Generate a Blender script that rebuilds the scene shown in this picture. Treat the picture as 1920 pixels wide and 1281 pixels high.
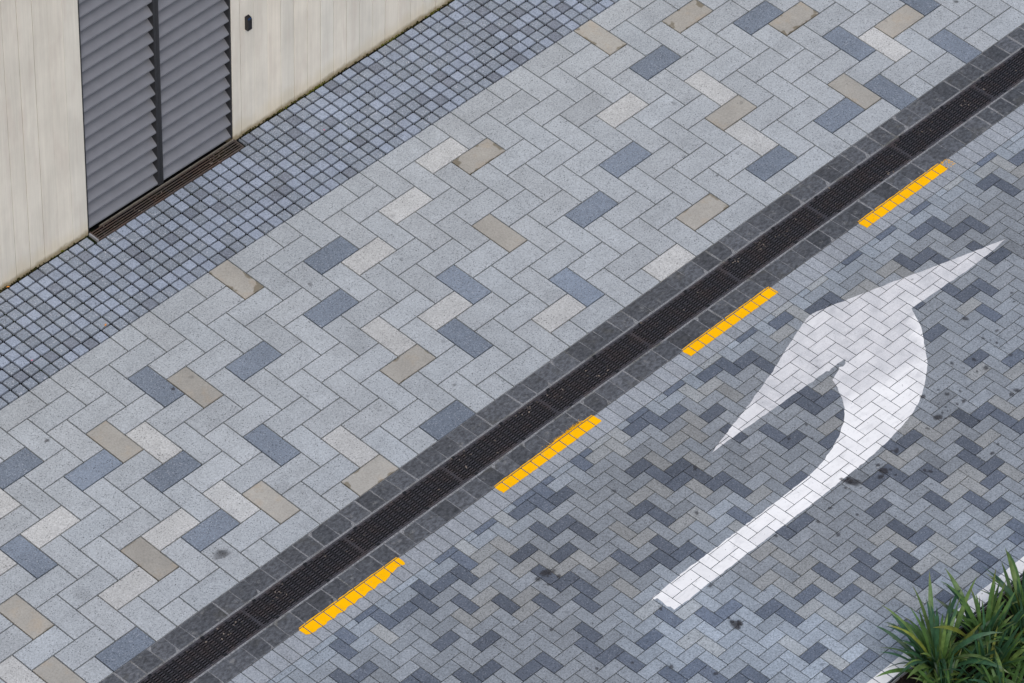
import bpy, math, random
from mathutils import Vector, Matrix
from mathutils.geometry import tessellate_polygon
import numpy as np

for o in list(bpy.data.objects):
    bpy.data.objects.remove(o, do_unlink=True)
scene = bpy.context.scene
COL = scene.collection
rnd = random.Random(11)
R = math.radians

# ------------------------------------------------------------------ camera
CAM = Vector((-19.254207, -18.190200, 24.522042))
RIGHT = Vector((0.688539, -0.724712, 0.026586))
DOWN = Vector((-0.485753, -0.488108, -0.725117))
FWD = Vector((0.538478, 0.486357, -0.688112))
FPX = 9028.84
cam_data = bpy.data.cameras.new("camera")
cam_data.sensor_fit = 'HORIZONTAL'
cam_data.sensor_width = 36.0
cam_data.lens = FPX / 1920 * 36.0
cam_data.clip_start = 0.5
cam_data.clip_end = 500.0
cam = bpy.data.objects.new("camera", cam_data)
COL.objects.link(cam)
up, back = -DOWN, -FWD
cam.matrix_world = Matrix(((RIGHT.x, up.x, back.x, CAM.x), (RIGHT.y, up.y, back.y, CAM.y),
                           (RIGHT.z, up.z, back.z, CAM.z), (0, 0, 0, 1)))
scene.camera = cam

# ------------------------------------------------------------------ sky, sun, exposure
SUN_EL, SUN_AZ = R(54), R(-128)          # azimuth measured from +X, counter-clockwise
sun_dir = Vector((math.cos(SUN_EL) * math.cos(SUN_AZ), math.cos(SUN_EL) * math.sin(SUN_AZ), math.sin(SUN_EL)))
world = bpy.data.worlds.new("World")
scene.world = world
world.use_nodes = True
wn = world.node_tree
sky = wn.nodes.new('ShaderNodeTexSky')
sky.sky_type = 'NISHITA'
sky.sun_disc = False
sky.sun_elevation = SUN_EL
sky.sun_rotation = R(90) - SUN_AZ
sky.air_density = 1.0
sky.dust_density = 3.5
sky.ozone_density = 1.0
wn.links.new(sky.outputs['Color'], wn.nodes['Background'].inputs['Color'])
wn.nodes['Background'].inputs['Strength'].default_value = 0.13
sun_data = bpy.data.lights.new("sun", 'SUN')
sun_data.energy = 1.3
sun_data.angle = R(65)
sun_data.color = (1.0, 0.975, 0.93)
sun = bpy.data.objects.new("sun", sun_data)
COL.objects.link(sun)
sun.rotation_euler = (-sun_dir).to_track_quat('-Z', 'Y').to_euler()
scene.view_settings.view_transform = 'Standard'
scene.view_settings.look = 'None'
scene.view_settings.gamma = 1.0
scene.view_settings.use_curve_mapping = False
scene.view_settings.exposure = 0.14
scene.cycles.max_bounces = 5
scene.cycles.diffuse_bounces = 3
scene.cycles.glossy_bounces = 2
scene.cycles.transparent_max_bounces = 6

# ------------------------------------------------------------------ helpers
def lin(r, g, b):
    f = lambda c: (c / 255 / 12.92) if c <= 10 else ((c / 255 + 0.055) / 1.055) ** 2.4
    return (f(r), f(g), f(b))

def tag(o, label=None, cat=None, group=None, kind=None):
    if label: o['label'] = label
    if cat: o['category'] = cat
    if group: o['group'] = group
    if kind: o['kind'] = kind
    return o

def link(name, data, parent=None, loc=(0, 0, 0), rot=(0, 0, 0)):
    o = bpy.data.objects.new(name, data)
    COL.objects.link(o)
    o.parent = parent
    o.location = loc
    o.rotation_euler = rot
    return o

def empty(name, loc=(0, 0, 0), rot=(0, 0, 0)):
    o = link(name, None, None, loc, rot)
    o.empty_display_size = 0.1
    return o

class MB:
    """collects faces for one mesh"""
    def __init__(s):
        s.v, s.f, s.t = [], [], []
    def poly(s, pts, tint=None):
        n = len(s.v)
        s.v += [tuple(p) for p in pts]
        s.f.append(tuple(range(n, n + len(pts))))
        if tint is not None: s.t += [tint] * len(pts)
    def box(s, x0, x1, y0, y1, z0, z1):
        n = len(s.v)
        s.v += [(x0, y0, z0), (x1, y0, z0), (x1, y1, z0), (x0, y1, z0), (x0, y0, z1), (x1, y0, z1), (x1, y1, z1), (x0, y1, z1)]
        for q in ((3, 2, 1, 0), (4, 5, 6, 7), (0, 1, 5, 4), (1, 2, 6, 5), (2, 3, 7, 6), (3, 0, 4, 7)):
            s.f.append(tuple(n + k for k in q))
    def mesh(s, name, mat=None, smooth=False):
        m = bpy.data.meshes.new(name)
        m.from_pydata(s.v, [], s.f)
        if s.t:
            a = m.attributes.new('tint', 'FLOAT_COLOR', 'POINT')
            a.data.foreach_set('color', np.array(s.t, dtype=np.float32).ravel())
        if mat: m.materials.append(mat)
        if smooth: m.shade_smooth()
        m.update()
        return m

def project(p):
    q = Vector(p) - CAM
    d = q.dot(FWD)
    return 960 + FPX * q.dot(RIGHT) / d, 640.5 + FPX * q.dot(DOWN) / d

# ------------------------------------------------------------------ materials
def new_mat(name):
    m = bpy.data.materials.new(name)
    m.use_nodes = True
    nt = m.node_tree
    b = nt.nodes['Principled BSDF']
    return m, nt, b

class N:
    """terse node-graph building"""
    def __init__(s, nt): s.nt = nt
    def node(s, t, **k):
        n = s.nt.nodes.new(t)
        for a, v in k.items(): setattr(n, a, v)
        return n
    def put(s, sock, v):
        if hasattr(v, 'is_linked') or isinstance(v, bpy.types.NodeSocket): s.nt.links.new(v, sock)
        else: sock.default_value = v
    def pos(s): return s.node('ShaderNodeNewGeometry').outputs['Position']
    def math(s, op, a, b=0.0, c=0.0, clamp=False):
        n = s.node('ShaderNodeMath', operation=op, use_clamp=clamp)
        s.put(n.inputs[0], a); s.put(n.inputs[1], b); s.put(n.inputs[2], c)
        return n.outputs[0]
    def noise(s, vec, scale, detail=2.0, rough=0.5, out='Fac'):
        n = s.node('ShaderNodeTexNoise')
        s.nt.links.new(vec, n.inputs['Vector'])
        n.inputs['Scale'].default_value = scale
        n.inputs['Detail'].default_value = detail
        n.inputs['Roughness'].default_value = rough
        return n.outputs[out]
    def voro(s, vec, scale, out='Distance'):
        n = s.node('ShaderNodeTexVoronoi')
        s.nt.links.new(vec, n.inputs['Vector'])
        n.inputs['Scale'].default_value = scale
        return n.outputs[out]
    def ramp(s, v, lo, hi, a=0.0, b=1.0):
        n = s.node('ShaderNodeMapRange', interpolation_type='SMOOTHSTEP')
        s.put(n.inputs['Value'], v)
        for k, q in zip(('From Min', 'From Max', 'To Min', 'To Max'), (lo, hi, a, b)): s.put(n.inputs[k], q)
        return n.outputs['Result']
    def mix(s, f, a, b, mode='MIX'):
        n = s.node('ShaderNodeMix', data_type='RGBA', blend_type=mode)
        s.put(n.inputs[0], f); 
        for k, q in ((6, a), (7, b)):
            if isinstance(q, tuple) and len(q) == 3: q = (*q, 1)
            s.put(n.inputs[k], q)
        return n.outputs[2]
    def scale_col(s, col, f):
        n = s.node('ShaderNodeVectorMath', operation='SCALE')
        s.put(n.inputs[0], col); s.put(n.inputs['Scale'], f)
        return n.outputs[0]
    def bump(s, h, strength=0.3, dist=0.002):
        n = s.node('ShaderNodeBump')
        n.inputs['Strength'].default_value = strength
        n.inputs['Distance'].default_value = dist
        s.put(n.inputs['Height'], h)
        return n.outputs['Normal']
    def stretch(s, vec, sx, sy, sz):
        n = s.node('ShaderNodeVectorMath', operation='MULTIPLY')
        s.put(n.inputs[0], vec); n.inputs[1].default_value = (sx, sy, sz)
        return n.outputs[0]

def tint_of(n, source):
    if source == 'object':
        oi = n.node('ShaderNodeObjectInfo')
        return oi.outputs['Color'], oi.outputs['Alpha']
    a = n.node('ShaderNodeAttribute', attribute_name='tint')
    return a.outputs['Color'], a.outputs['Alpha']

def paver_mat(name, source, pit=0.25, fleck=0.35, grain=0.10, rough=0.78):
    """concrete or granite paver: tint per piece, dark pits, pale flecks, fine grain"""
    m, nt, b = new_mat(name)
    n = N(nt)
    col, speck = tint_of(n, source)
    p = n.pos()
    g2 = n.noise(p, 72, 2, 0.65)
    big = n.noise(p, 1.9, 2, 0.55)
    blot = n.noise(p, 7.5, 3, 0.65)
    f = n.math('ADD', n.math('MULTIPLY', n.math('SUBTRACT', g2, 0.5), 6.0 * grain), 1.0)
    f = n.math('MULTIPLY', f, n.math('ADD', n.math('MULTIPLY', n.math('SUBTRACT', big, 0.5), 0.30), 1.0))
    f = n.math('MULTIPLY', f, n.math('ADD', n.math('MULTIPLY', n.math('SUBTRACT', blot, 0.5), 0.30), 1.0))
    pits = n.ramp(n.noise(p, 112, 1, 0.5), 0.625, 0.69)
    f = n.math('MULTIPLY', f, n.math('SUBTRACT', 1.0, n.math('MULTIPLY', pits, pit * 1.6)))
    c = n.scale_col(col, f)
    fl = n.ramp(n.noise(n.stretch(p, 1.1, 0.93, 1), 105, 1, 0.5), 0.63, 0.70)
    fl = n.math('MULTIPLY', n.math('MULTIPLY', fl, speck), fleck)
    c = n.mix(fl, c, lin(205, 208, 216))
    nt.links.new(c, b.inputs['Base Color'])
    b.inputs['Roughness'].default_value = rough
    b.inputs['Specular IOR Level'].default_value = 0.25
    nt.links.new(n.bump(g2, 0.35, 0.0015), b.inputs['Normal'])
    return m

def mossy_slab_mat():
    """old beige replacement slab: brown-green growth creeping in from its edges"""
    m = paver_mat('old_beige_slab', 'object', pit=0.10, fleck=0.1, grain=0.09)
    nt = m.node_tree
    n = N(nt)
    b = nt.nodes['Principled BSDF']
    base = b.inputs['Base Color'].links[0].from_socket
    tc = n.node('ShaderNodeTexCoord')
    sp = n.node('ShaderNodeSeparateXYZ')
    nt.links.new(tc.outputs['Generated'], sp.inputs[0])
    oi = n.node('ShaderNodeObjectInfo')
    e = []
    for k in (0, 1):
        a = sp.outputs[k]
        e.append(n.math('MULTIPLY', n.math('MINIMUM', a, n.math('SUBTRACT', 1.0, a)), 0.3))
    d = n.math('MINIMUM', e[0], e[1])
    p = n.pos()
    nz = n.noise(p, 9, 2, 0.5)
    nf = n.noise(p, 60, 5, 0.75)
    reach = n.math('MULTIPLY', n.ramp(nz, 0.50, 0.68), n.math('MULTIPLY', n.ramp(oi.outputs['Random'], 0.25, 1.0), 0.050))
    reach = n.math('MULTIPLY', reach, n.math('ADD', nf, 0.4))
    mask = n.ramp(n.math('SUBTRACT', reach, d), -0.006, 0.014)
    c = n.mix(n.math('MULTIPLY', mask, 0.62), base, lin(88, 78, 52))
    warm = n.ramp(n.noise(p, 7, 3, 0.6), 0.5, 0.75)
    c = n.mix(n.math('MULTIPLY', warm, 0.25), c, lin(168, 146, 116))
    nt.links.new(c, b.inputs['Base Color'])
    return m

def joint_mat(name, dark, moss, amount):
    m, nt, b = new_mat(name)
    n = N(nt)
    p = n.pos()
    c = n.mix(n.ramp(n.noise(p, 3.2, 4, 0.65), 0.50, 0.66), (*dark, 1), (*moss, 1))
    c = n.mix(n.math('SUBTRACT', 1.0, amount), c, (*dark, 1))
    c = n.scale_col(c, n.ramp(n.noise(p, 120, 2), 0.3, 0.7, 0.6, 1.4))
    nt.links.new(c, b.inputs['Base Color'])
    b.inputs['Roughness'].default_value = 0.95
    b.inputs['Specular IOR Level'].default_value = 0.1
    return m

def slate_mat(source):
    m, nt, b = new_mat('dark_slate_' + source)
    n = N(nt)
    col, _ = tint_of(n, source)
    p = n.pos()
    cl = n.noise(n.stretch(p, 1, 1.6, 1), 26, 6, 0.75)
    f = n.ramp(cl, 0.32, 0.68, 0.5, 1.5)
    f = n.math('MULTIPLY', f, n.ramp(n.noise(p, 140, 2), 0.25, 0.75, 0.85, 1.15))
    c = n.scale_col(col, f)
    scuff = n.math('MULTIPLY', n.ramp(n.noise(p, 9.5, 6, 0.78), 0.575, 0.66), 0.55)
    c = n.mix(scuff, c, lin(132, 133, 132))
    green = n.math('MULTIPLY', n.ramp(n.noise(p, 4.1, 3, 0.6), 0.56, 0.70), 0.35)
    c = n.mix(green, c, lin(74, 72, 62))
    nt.links.new(c, b.inputs['Base Color'])
    b.inputs['Roughness'].default_value = 0.55
    b.inputs['Specular IOR Level'].default_value = 0.35
    nt.links.new(n.bump(n.noise(p, 30, 5, 0.7), 0.6, 0.004), b.inputs['Normal'])
    return m

def simple_mat(name, col, rough=0.6, spec=0.3, metal=0.0, var=0.15, scale=40):
    m, nt, b = new_mat(name)
    n = N(nt)
    p = n.pos()
    f = n.ramp(n.noise(p, scale, 3, 0.6), 0.25, 0.75, 1 - var, 1 + var)
    base = n.node('ShaderNodeRGB'); base.outputs[0].default_value = (*col, 1)
    nt.links.new(n.scale_col(base.outputs[0], f), b.inputs['Base Color'])
    b.inputs['Roughness'].default_value = rough
    b.inputs['Specular IOR Level'].default_value = spec
    b.inputs['Metallic'].default_value = metal
    return m

def concrete_mat():
    m, nt, b = new_mat('board_marked_concrete')
    n = N(nt)
    col, _ = tint_of(n, 'object')
    p = n.pos()
    streak = n.noise(n.stretch(p, 34, 1, 0.9), 1.0, 4, 0.6)
    grain = n.noise(n.stretch(p, 120, 1, 2.2), 1.0, 3, 0.6)
    cloud = n.noise(n.stretch(p, 1, 1, 0.55), 3.3, 4, 0.6)
    f = n.math('MULTIPLY', n.ramp(streak, 0.25, 0.75, 0.95, 1.045), n.ramp(grain, 0.25, 0.75, 0.965, 1.03))
    f = n.math('MULTIPLY', f, n.ramp(cloud, 0.3, 0.7, 0.92, 1.06))
    c = n.scale_col(col, f)
    pink = n.math('MULTIPLY', n.ramp(n.noise(n.stretch(p, 9, 1, 1.6), 1.0, 3, 0.6), 0.50, 0.70), 0.35)
    c = n.mix(pink, c, lin(198, 187, 176))
    sp = n.node('ShaderNodeSeparateXYZ'); nt.links.new(p, sp.inputs[0])
    h = n.math('SUBTRACT', sp.outputs[2], 0.127)
    damp = n.math('ADD', h, n.math('MULTIPLY', n.math('SUBTRACT', n.noise(n.stretch(p, 5, 1, 2), 1.0, 4, 0.65), 0.5), 0.30))
    c = n.mix(n.ramp(damp, 0.02, 0.20, 0.30, 0.0), c, lin(196, 180, 142))
    foot = n.math('ADD', h, n.math('MULTIPLY', n.math('SUBTRACT', n.noise(p, 14, 4, 0.7), 0.5), 0.08))
    c = n.mix(n.ramp(foot, 0.0, 0.05, 0.7, 0.0), c, lin(128, 112, 74))
    nt.links.new(c, b.inputs['Base Color'])
    b.inputs['Roughness'].default_value = 0.85
    b.inputs['Specular IOR Level'].default_value = 0.2
    nt.links.new(n.bump(grain, 0.25, 0.002), b.inputs['Normal'])
    return m

def paint_mat(name, col, worn, worn_amount, rough=0.6, aged=None):
    m, nt, b = new_mat(name)
    n = N(nt)
    p = n.pos()
    c = n.mix(n.math('MULTIPLY', n.ramp(n.noise(p, 30, 5, 0.7), 0.52, 0.74), worn_amount), (*col, 1), (*worn, 1))
    c = n.scale_col(c, n.ramp(n.noise(p, 5, 3, 0.6), 0.3, 0.7, 0.95, 1.03))
    chip = n.math('MULTIPLY', n.ramp(n.noise(p, 55, 5, 0.75), 0.635, 0.67), n.ramp(n.noise(p, 4.0, 2), 0.40, 0.62, 0.15, 1.0))
    if aged:
        a = n.node('ShaderNodeAttribute', attribute_name='tint')
        old = n.mix(n.ramp(n.noise(p, 7, 4, 0.6), 0.35, 0.7), (*aged[0], 1), (*aged[1], 1))
        mot = n.ramp(n.noise(p, 120, 2, 0.6), 0.3, 0.7, 0.9, 1.08)
        c = n.mix(a.outputs['Fac'], n.scale_col(old, mot), c)
        grime = n.math('MULTIPLY', n.ramp(n.noise(n.stretch(p, 1.0, 2.6, 1), 6.0, 5, 0.7), 0.50, 0.72), 0.32)
        c = n.mix(grime, c, lin(160, 162, 166))
    c = n.mix(chip, c, lin(118, 121, 126))
    nt.links.new(c, b.inputs['Base Color'])
    b.inputs['Roughness'].default_value = rough
    b.inputs['Specular IOR Level'].default_value = 0.08
    return m

def stain_mat():
    m, nt, b = new_mat('oily_stain')
    n = N(nt)
    b.inputs['Base Color'].default_value = (*lin(52, 50, 52), 1)
    b.inputs['Roughness'].default_value = 0.6
    a = n.node('ShaderNodeAttribute', attribute_name='tint')
    nt.links.new(a.outputs['Fac'], b.inputs['Alpha'])
    return m

def leaf_mat():
    m, nt, b = new_mat('strap_leaf')
    n = N(nt)
    col, _ = tint_of(n, 'object')
    tc = n.node('ShaderNodeTexCoord')
    p = n.pos()
    f = n.ramp(n.noise(p, 22, 3, 0.6), 0.3, 0.7, 0.75, 1.25)
    c = n.scale_col(col, f)
    sp = n.node('ShaderNodeSeparateXYZ'); nt.links.new(tc.outputs['UV'], sp.inputs[0])
    oi = n.node('ShaderNodeObjectInfo')
    tip = n.math('MULTIPLY', n.ramp(sp.outputs[1], 0.82, 1.0), n.ramp(oi.outputs['Random'], 0.3, 0.9))
    c = n.mix(n.math('MULTIPLY', tip, 0.45), c, lin(140, 122, 66))
    nt.links.new(c, b.inputs['Base Color'])
    b.inputs['Roughness'].default_value = 0.42
    b.inputs['Specular IOR Level'].default_value = 0.4
    tr = n.node('ShaderNodeBsdfTranslucent')
    nt.links.new(c, tr.inputs['Color'])
    ms = n.node('ShaderNodeMixShader'); ms.inputs[0].default_value = 0.22
    nt.links.new(b.outputs[0], ms.inputs[1]); nt.links.new(tr.outputs[0], ms.inputs[2])
    nt.links.new(ms.outputs[0], nt.nodes['Material Output'].inputs[0])
    return m

def steel_mat(name, col, rust, amount, rough=0.5):
    m, nt, b = new_mat(name)
    n = N(nt)
    p = n.pos()
    k = n.math('MULTIPLY', n.ramp(n.noise(p, 7, 5, 0.7), 0.40, 0.68), amount)
    c = n.mix(k, (*col, 1), (*rust, 1))
    c = n.scale_col(c, n.ramp(n.noise(p, 90, 2), 0.3, 0.7, 0.75, 1.25))
    nt.links.new(c, b.inputs['Base Color'])
    b.inputs['Roughness'].default_value = rough
    b.inputs['Specular IOR Level'].default_value = 0.4
    return m

SLAB = {s: paver_mat('granite_slab_' + s, s, pit=0.42, fleck=0.34, grain=0.16) for s in ('object', 'mesh')}
BRICK = {s: paver_mat('concrete_brick_' + s, s, pit=0.36, fleck=0.28, grain=0.20) for s in ('object', 'mesh')}
COBBLE = {s: paver_mat('granite_cobble_' + s, s, pit=0.36, fleck=0.62, grain=0.17, rough=0.7) for s in ('object', 'mesh')}
BEIGE = mossy_slab_mat()
SLATE = {s: slate_mat(s) for s in ('object', 'mesh')}
J_SLAB = joint_mat('slab_joint_sand', lin(14, 15, 15), lin(34, 38, 14), 0.7)
J_COB = joint_mat('cobble_joint_soil', lin(10, 12, 15), lin(32, 40, 14), 0.7)
J_ROAD = joint_mat('road_joint_sand', lin(11, 12, 15), lin(26, 26, 20), 0.5)
MORTAR = joint_mat('pale_mortar', lin(128, 130, 133), lin(92, 92, 88), 0.8)
CONC = concrete_mat()
M_SLAT = simple_mat('louvre_grey_paint', lin(112, 114, 120), 0.40, 0.4, 0.0, 0.06, 9)
M_DARK = simple_mat('charcoal_door_frame', lin(46, 47, 50), 0.5, 0.3)
M_VOID = simple_mat('unlit_plenum', lin(20, 20, 22), 0.9, 0.1)
M_GRATE = steel_mat('cast_grate', lin(66, 66, 72), lin(74, 66, 66), 0.8)
M_ROD = steel_mat('grate_rods', lin(22, 22, 25), lin(34, 28, 26), 0.7)
M_RUST = steel_mat('rusty_grate', lin(80, 73, 70), lin(88, 68, 58), 0.7)
M_BOLT = simple_mat('black_bolt', lin(24, 26, 30), 0.5)
M_PIT = simple_mat('channel_dark', lin(16, 16, 17), 0.9, 0.1)
M_YEL = paint_mat('yellow_road_paint', (0.98, 0.50, 0.0), lin(214, 158, 24), 0.45)
M_WHITE = paint_mat('white_road_paint', lin(238, 239, 239), lin(208, 209, 210), 0.4,
                    aged=(lin(212, 213, 215), lin(194, 196, 199)))
M_STAIN = stain_mat()
M_LEAF = leaf_mat()
M_SOIL = joint_mat('planter_soil', lin(26, 22, 19), lin(40, 33, 27), 0.9)
M_ALU = simple_mat('aluminium_edging', lin(176, 178, 182), 0.4, 0.5, 0.4)
M_MOSS = joint_mat('moss', lin(50, 48, 24), lin(86, 88, 34), 1.0)
M_LITTER = simple_mat('dry_leaf_litter', lin(124, 116, 108), 0.8, 0.1, 0, 0.4, 120)
M_ORANGE = simple_mat('orange_leaf', lin(206, 140, 62), 0.7, 0.2, 0, 0.3, 200)
M_PINK = simple_mat('pink_petal', lin(220, 120, 150), 0.7, 0.2)
M_BLACK = simple_mat('black_plastic', lin(22, 20, 23), 0.35, 0.4)
M_GROUND = simple_mat('bare_ground', lin(96, 96, 96), 0.95, 0.1)

# ------------------------------------------------------------------ levels of the place (metres)
YD = -1.22                               # low line where footpath fall and road camber meet
KF, KR = 0.038035, 0.014103              # footpath fall, road crossfall
WALL_Y = 2.118
XA, XB = -7.6, 8.6                       # built length of the street
def ground_z(y): return KF * (y - YD) if y > YD else KR * (YD - y)
FOOT = ((0, YD, 0), (math.atan(KF), 0, 0))
ROAD = ((0, YD, 0), (-math.atan(KR), 0, 0))
CF, CR = math.sqrt(1 + KF * KF), math.sqrt(1 + KR * KR)
def ly(y): return (y - YD) * (CF if y > YD else CR)     # world Y -> distance along the tilted plane

def in_frame(x, y):
    u, v = project((x, y, ground_z(y)))
    return -25 < u < 1945 and -25 < v < 1306

# ------------------------------------------------------------------ pieces
def block_verts(w, h, b, d):
    x, y = w / 2, h / 2
    r = []
    for (i, zz) in ((b, 0.0), (b * 0.3, -b * 0.45), (0.0, -b * 1.3), (0.0, -d)):
        r += [(-x + i, -y + i, zz), (x - i, -y + i, zz), (x - i, y - i, zz), (-x + i, y - i, zz)]
    return r
BLOCK_F = [(0, 1, 2, 3)]
for _r in range(3):
    for _k in range(4):
        _a, _b = _r * 4 + _k, _r * 4 + (_k + 1) % 4
        BLOCK_F.append((_a, _a + 4, _b + 4, _b))
_cache = {}
def block_mesh(name, w, h, b, d, mat):
    key = (name, round(w, 4), round(h, 4), b, d, mat.name)
    if key not in _cache:
        m = bpy.data.meshes.new(name)
        m.from_pydata(block_verts(w, h, b, d), [], BLOCK_F)
        m.materials.append(mat)
        m.update()
        _cache[key] = m
    return _cache[key]

class Piece:
    __slots__ = ('x', 'y', 'w', 'h', 'dz', 'rx', 'ry', 'tint', 'mat', 'area')
    def __init__(s, x0, x1, y0, y1, gap, tint, mat=None, dz=0.0006, tilt=0.003):
        s.x, s.y, s.w, s.h = (x0 + x1) / 2, (y0 + y1) / 2, x1 - x0 - gap, y1 - y0 - gap
        s.dz = rnd.uniform(-dz, dz); s.rx = rnd.gauss(0, tilt); s.ry = rnd.gauss(0, tilt)
        s.tint = tint; s.mat = mat; s.area = 0
    def z(s, x, y): return s.dz + s.rx * (y - s.y) - s.ry * (x - s.x)

def view_area(pc):
    """how large the piece shows: rough area, zero when outside the view"""
    z = ground_z(pc.y)
    px, py = project((pc.x, pc.y, z))
    q = [project((pc.x + sx * pc.w / 2, pc.y + sy * pc.h / 2, z)) for sx, sy in ((-1, -1), (1, -1), (1, 1), (-1, 1))]
    a = abs(sum(q[k][0] * q[(k + 1) % 4][1] - q[(k + 1) % 4][0] * q[k][1] for k in range(4))) / 2
    inside = sum(0 <= u <= 1920 and 0 <= v <= 1281 for u, v in q)
    return a * inside / 4

def lay(root, pieces, name, field, mats, bevel, depth, limit=300):
    """the largest in view become objects of their own, the rest one joined part"""
    for p in pieces: p.area = view_area(p)
    order = sorted(range(len(pieces)), key=lambda k: -pieces[k].area)
    single = [k for k in order[:limit] if pieces[k].area > 0]
    chosen = set(single)
    for k in single:
        p = pieces[k]
        o = link(name, block_mesh(name, p.w, p.h, bevel, depth, p.mat or mats['object']), root, (p.x, ly(p.y), p.dz), (p.rx, p.ry, 0))
        o.color = p.tint
    rest = [pieces[k] for k in range(len(pieces)) if k not in chosen]
    if rest:
        mb = MB()
        for p in rest:
            n = len(mb.v)
            for (vx, vy, vz) in block_verts(p.w, p.h, bevel, depth):
                mb.v.append((p.x + vx, ly(p.y) + vy, vz + p.dz + p.rx * vy - p.ry * vx))
            mb.f += [tuple(n + i for i in q) for q in BLOCK_F]
            mb.t += [p.tint] * 16
        tag(link(field, mb.mesh(field, mats['mesh']), root), kind='stuff')
    return len(single), len(rest)

def jit(c, v=0.05, s=1.0, warm=0.0):
    k = 1 + rnd.gauss(0, v)
    w = rnd.gauss(0, 0.004) + warm
    return (c[0] * k * (1 + w), c[1] * k, c[2] * k * (1 - w), s)

def bed(root_name, y0, y1, plane, mat, label, cat, drop, x0=XA, x1=XB):
    mb = MB()
    n = 40
    for k in range(n):
        a, b = x0 + (x1 - x0) * k / n, x0 + (x1 - x0) * (k + 1) / n
        mb.poly([(a, ly(y0), -drop), (b, ly(y0), -drop), (b, ly(y1), -drop), (a, ly(y1), -drop)])
    o = link(root_name, mb.mesh(root_name, mat), None, plane[0], plane[1])
    return tag(o, label, cat, kind='structure')

# ------------------------------------------------------------------ ground far below everything
mb = MB(); mb.poly([(-150, -150, -0.32), (150, -150, -0.32), (150, 150, -0.32), (-150, 150, -0.32)])
tag(link('ground', mb.mesh('ground', M_GROUND)), 'plain grey ground around the street', 'ground', kind='structure')

# ------------------------------------------------------------------ footpath of big granite slabs, herringbone
SLAB_DARK = set(map(tuple, [[-22,5],[-21,-1],[-19,-4],[-17,-2],[-16,3],[-15,0],[-12,-4],[-11,1],[-9,-2],[-6,5],[-5,-2],[-3,-4],[-2,2],[0,0],[3,3],[6,1],[9,0],[13,4],[14,-3],[17,4],[19,-2],[20,4],[21,1],[24,4],[25,1]]))
SLAB_BEIGE = set(map(tuple, [[-24,4],[-23,1],[-18,2],[-15,-3],[-13,3],[-11,-3],[-10,5],[-6,-6],[-5,2],[3,-1],[5,-4],[9,4],[14,-6],[14,1],[17,-4],[19,3],[20,-1],[23,2]]))
SLAB_WHITE = set(map(tuple, [[-25,3],[-22,-2],[-20,-4],[-20,-1],[-20,3],[-17,2],[-14,-2],[-14,2],[-9,3],[-4,0],[-2,-3],[-2,1],[1,-4],[1,4],[4,-5],[6,5],[11,-2],[14,2],[15,-1],[22,2]]))
pavement = bed('pavement', -1.202, 1.2, FOOT, J_SLAB, 'footpath of pale grey granite slabs laid in herringbone', 'pavement', 0.021)
slabs = []
U = 0.2
for i in range(int(XA / U) - 2, int(XB / U) + 2):
    for j in range(-8, 8):
        m = (i - j) % 4
        if m == 0: w, h = 1, 2
        elif m == 1: w, h = 2, 1
        else: continue
        x0, x1 = max(i * U, XA), min((i + w) * U, XB)
        y1, y0 = min(-j * U, 1.2), max(-(j + h) * U, -1.2)
        if x1 - x0 < 0.03 or y1 - y0 < 0.03: continue
        mat = None
        k = (i, j)
        inview = in_frame((x0 + x1) / 2, (y0 + y1) / 2)
        if k in SLAB_DARK: t = jit(lin(113, 123, 136), 0.11, 1.0)
        elif k in SLAB_BEIGE: t, mat = jit(lin(154, 152, 146), 0.06, 0.1), BEIGE
        elif k in SLAB_WHITE: t = jit(lin(177, 179, 179), 0.03, 0.5)
        elif not inview and rnd.random() < 0.13: t = jit(rnd.choice((lin(108, 117, 131), lin(154, 152, 146), lin(177, 179, 179))), 0.05, 0.6)
        else: t = jit(lin(159, 165, 170), 0.04, 0.8)
        slabs.append(Piece(x0, x1, y0, y1, 0.0105, t, mat, 0.0008, 0.0016))
print('slabs', lay(pavement, slabs, 'paving_slab', 'slab_field', SLAB, 0.0022, 0.03, 340))

# ------------------------------------------------------------------ strip of small cobbles along the wall
cob_root = bed('cobbled_strip', 1.2, WALL_Y + 0.02, FOOT, J_COB, 'strip of small square grey cobbles along the concrete wall', 'pavement', 0.021)
cobs = []
CP, CX = 0.09975, -2.3935
GX0, GX1, GY = -1.553, -0.043, 2.004      # threshold grate lies here
for i in range(int((XA - CX) / CP), int((XB - CX) / CP)):
    for j in range(9):
        x0, x1 = CX + i * CP, CX + (i + 1) * CP
        y0 = 1.2 + j * 0.1005
        y1 = y0 + 0.1005
        if j == 8: y1 = 2.098
        if j == 8 and x1 > GX0 - 0.02 and x0 < GX1 + 0.02:
            if x0 < GX0 - 0.045: x1 = GX0 - 0.018
            elif x1 > GX1 + 0.03: x0 = GX1 + 0.022
            else: continue
        z = rnd.random()
        wallside = 0.0 if j < 8 else 0.02
        if z < 0.42: t = jit(lin(140, 150, 166), 0.05, 0.15)
        elif z < 0.9: t = jit(lin(128, 137, 149), 0.06, 1.0, wallside)
        else: t = jit(lin(114, 121, 133), 0.05, 0.5)
        cobs.append(Piece(x0, x1, y0, y1, 0.0142 + rnd.uniform(0, 0.004), t, None, 0.0022, 0.010))
print('cobbles', lay(cob_root, cobs, 'cobble', 'cobble_field', COBBLE, 0.0045, 0.03, 300))

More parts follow.
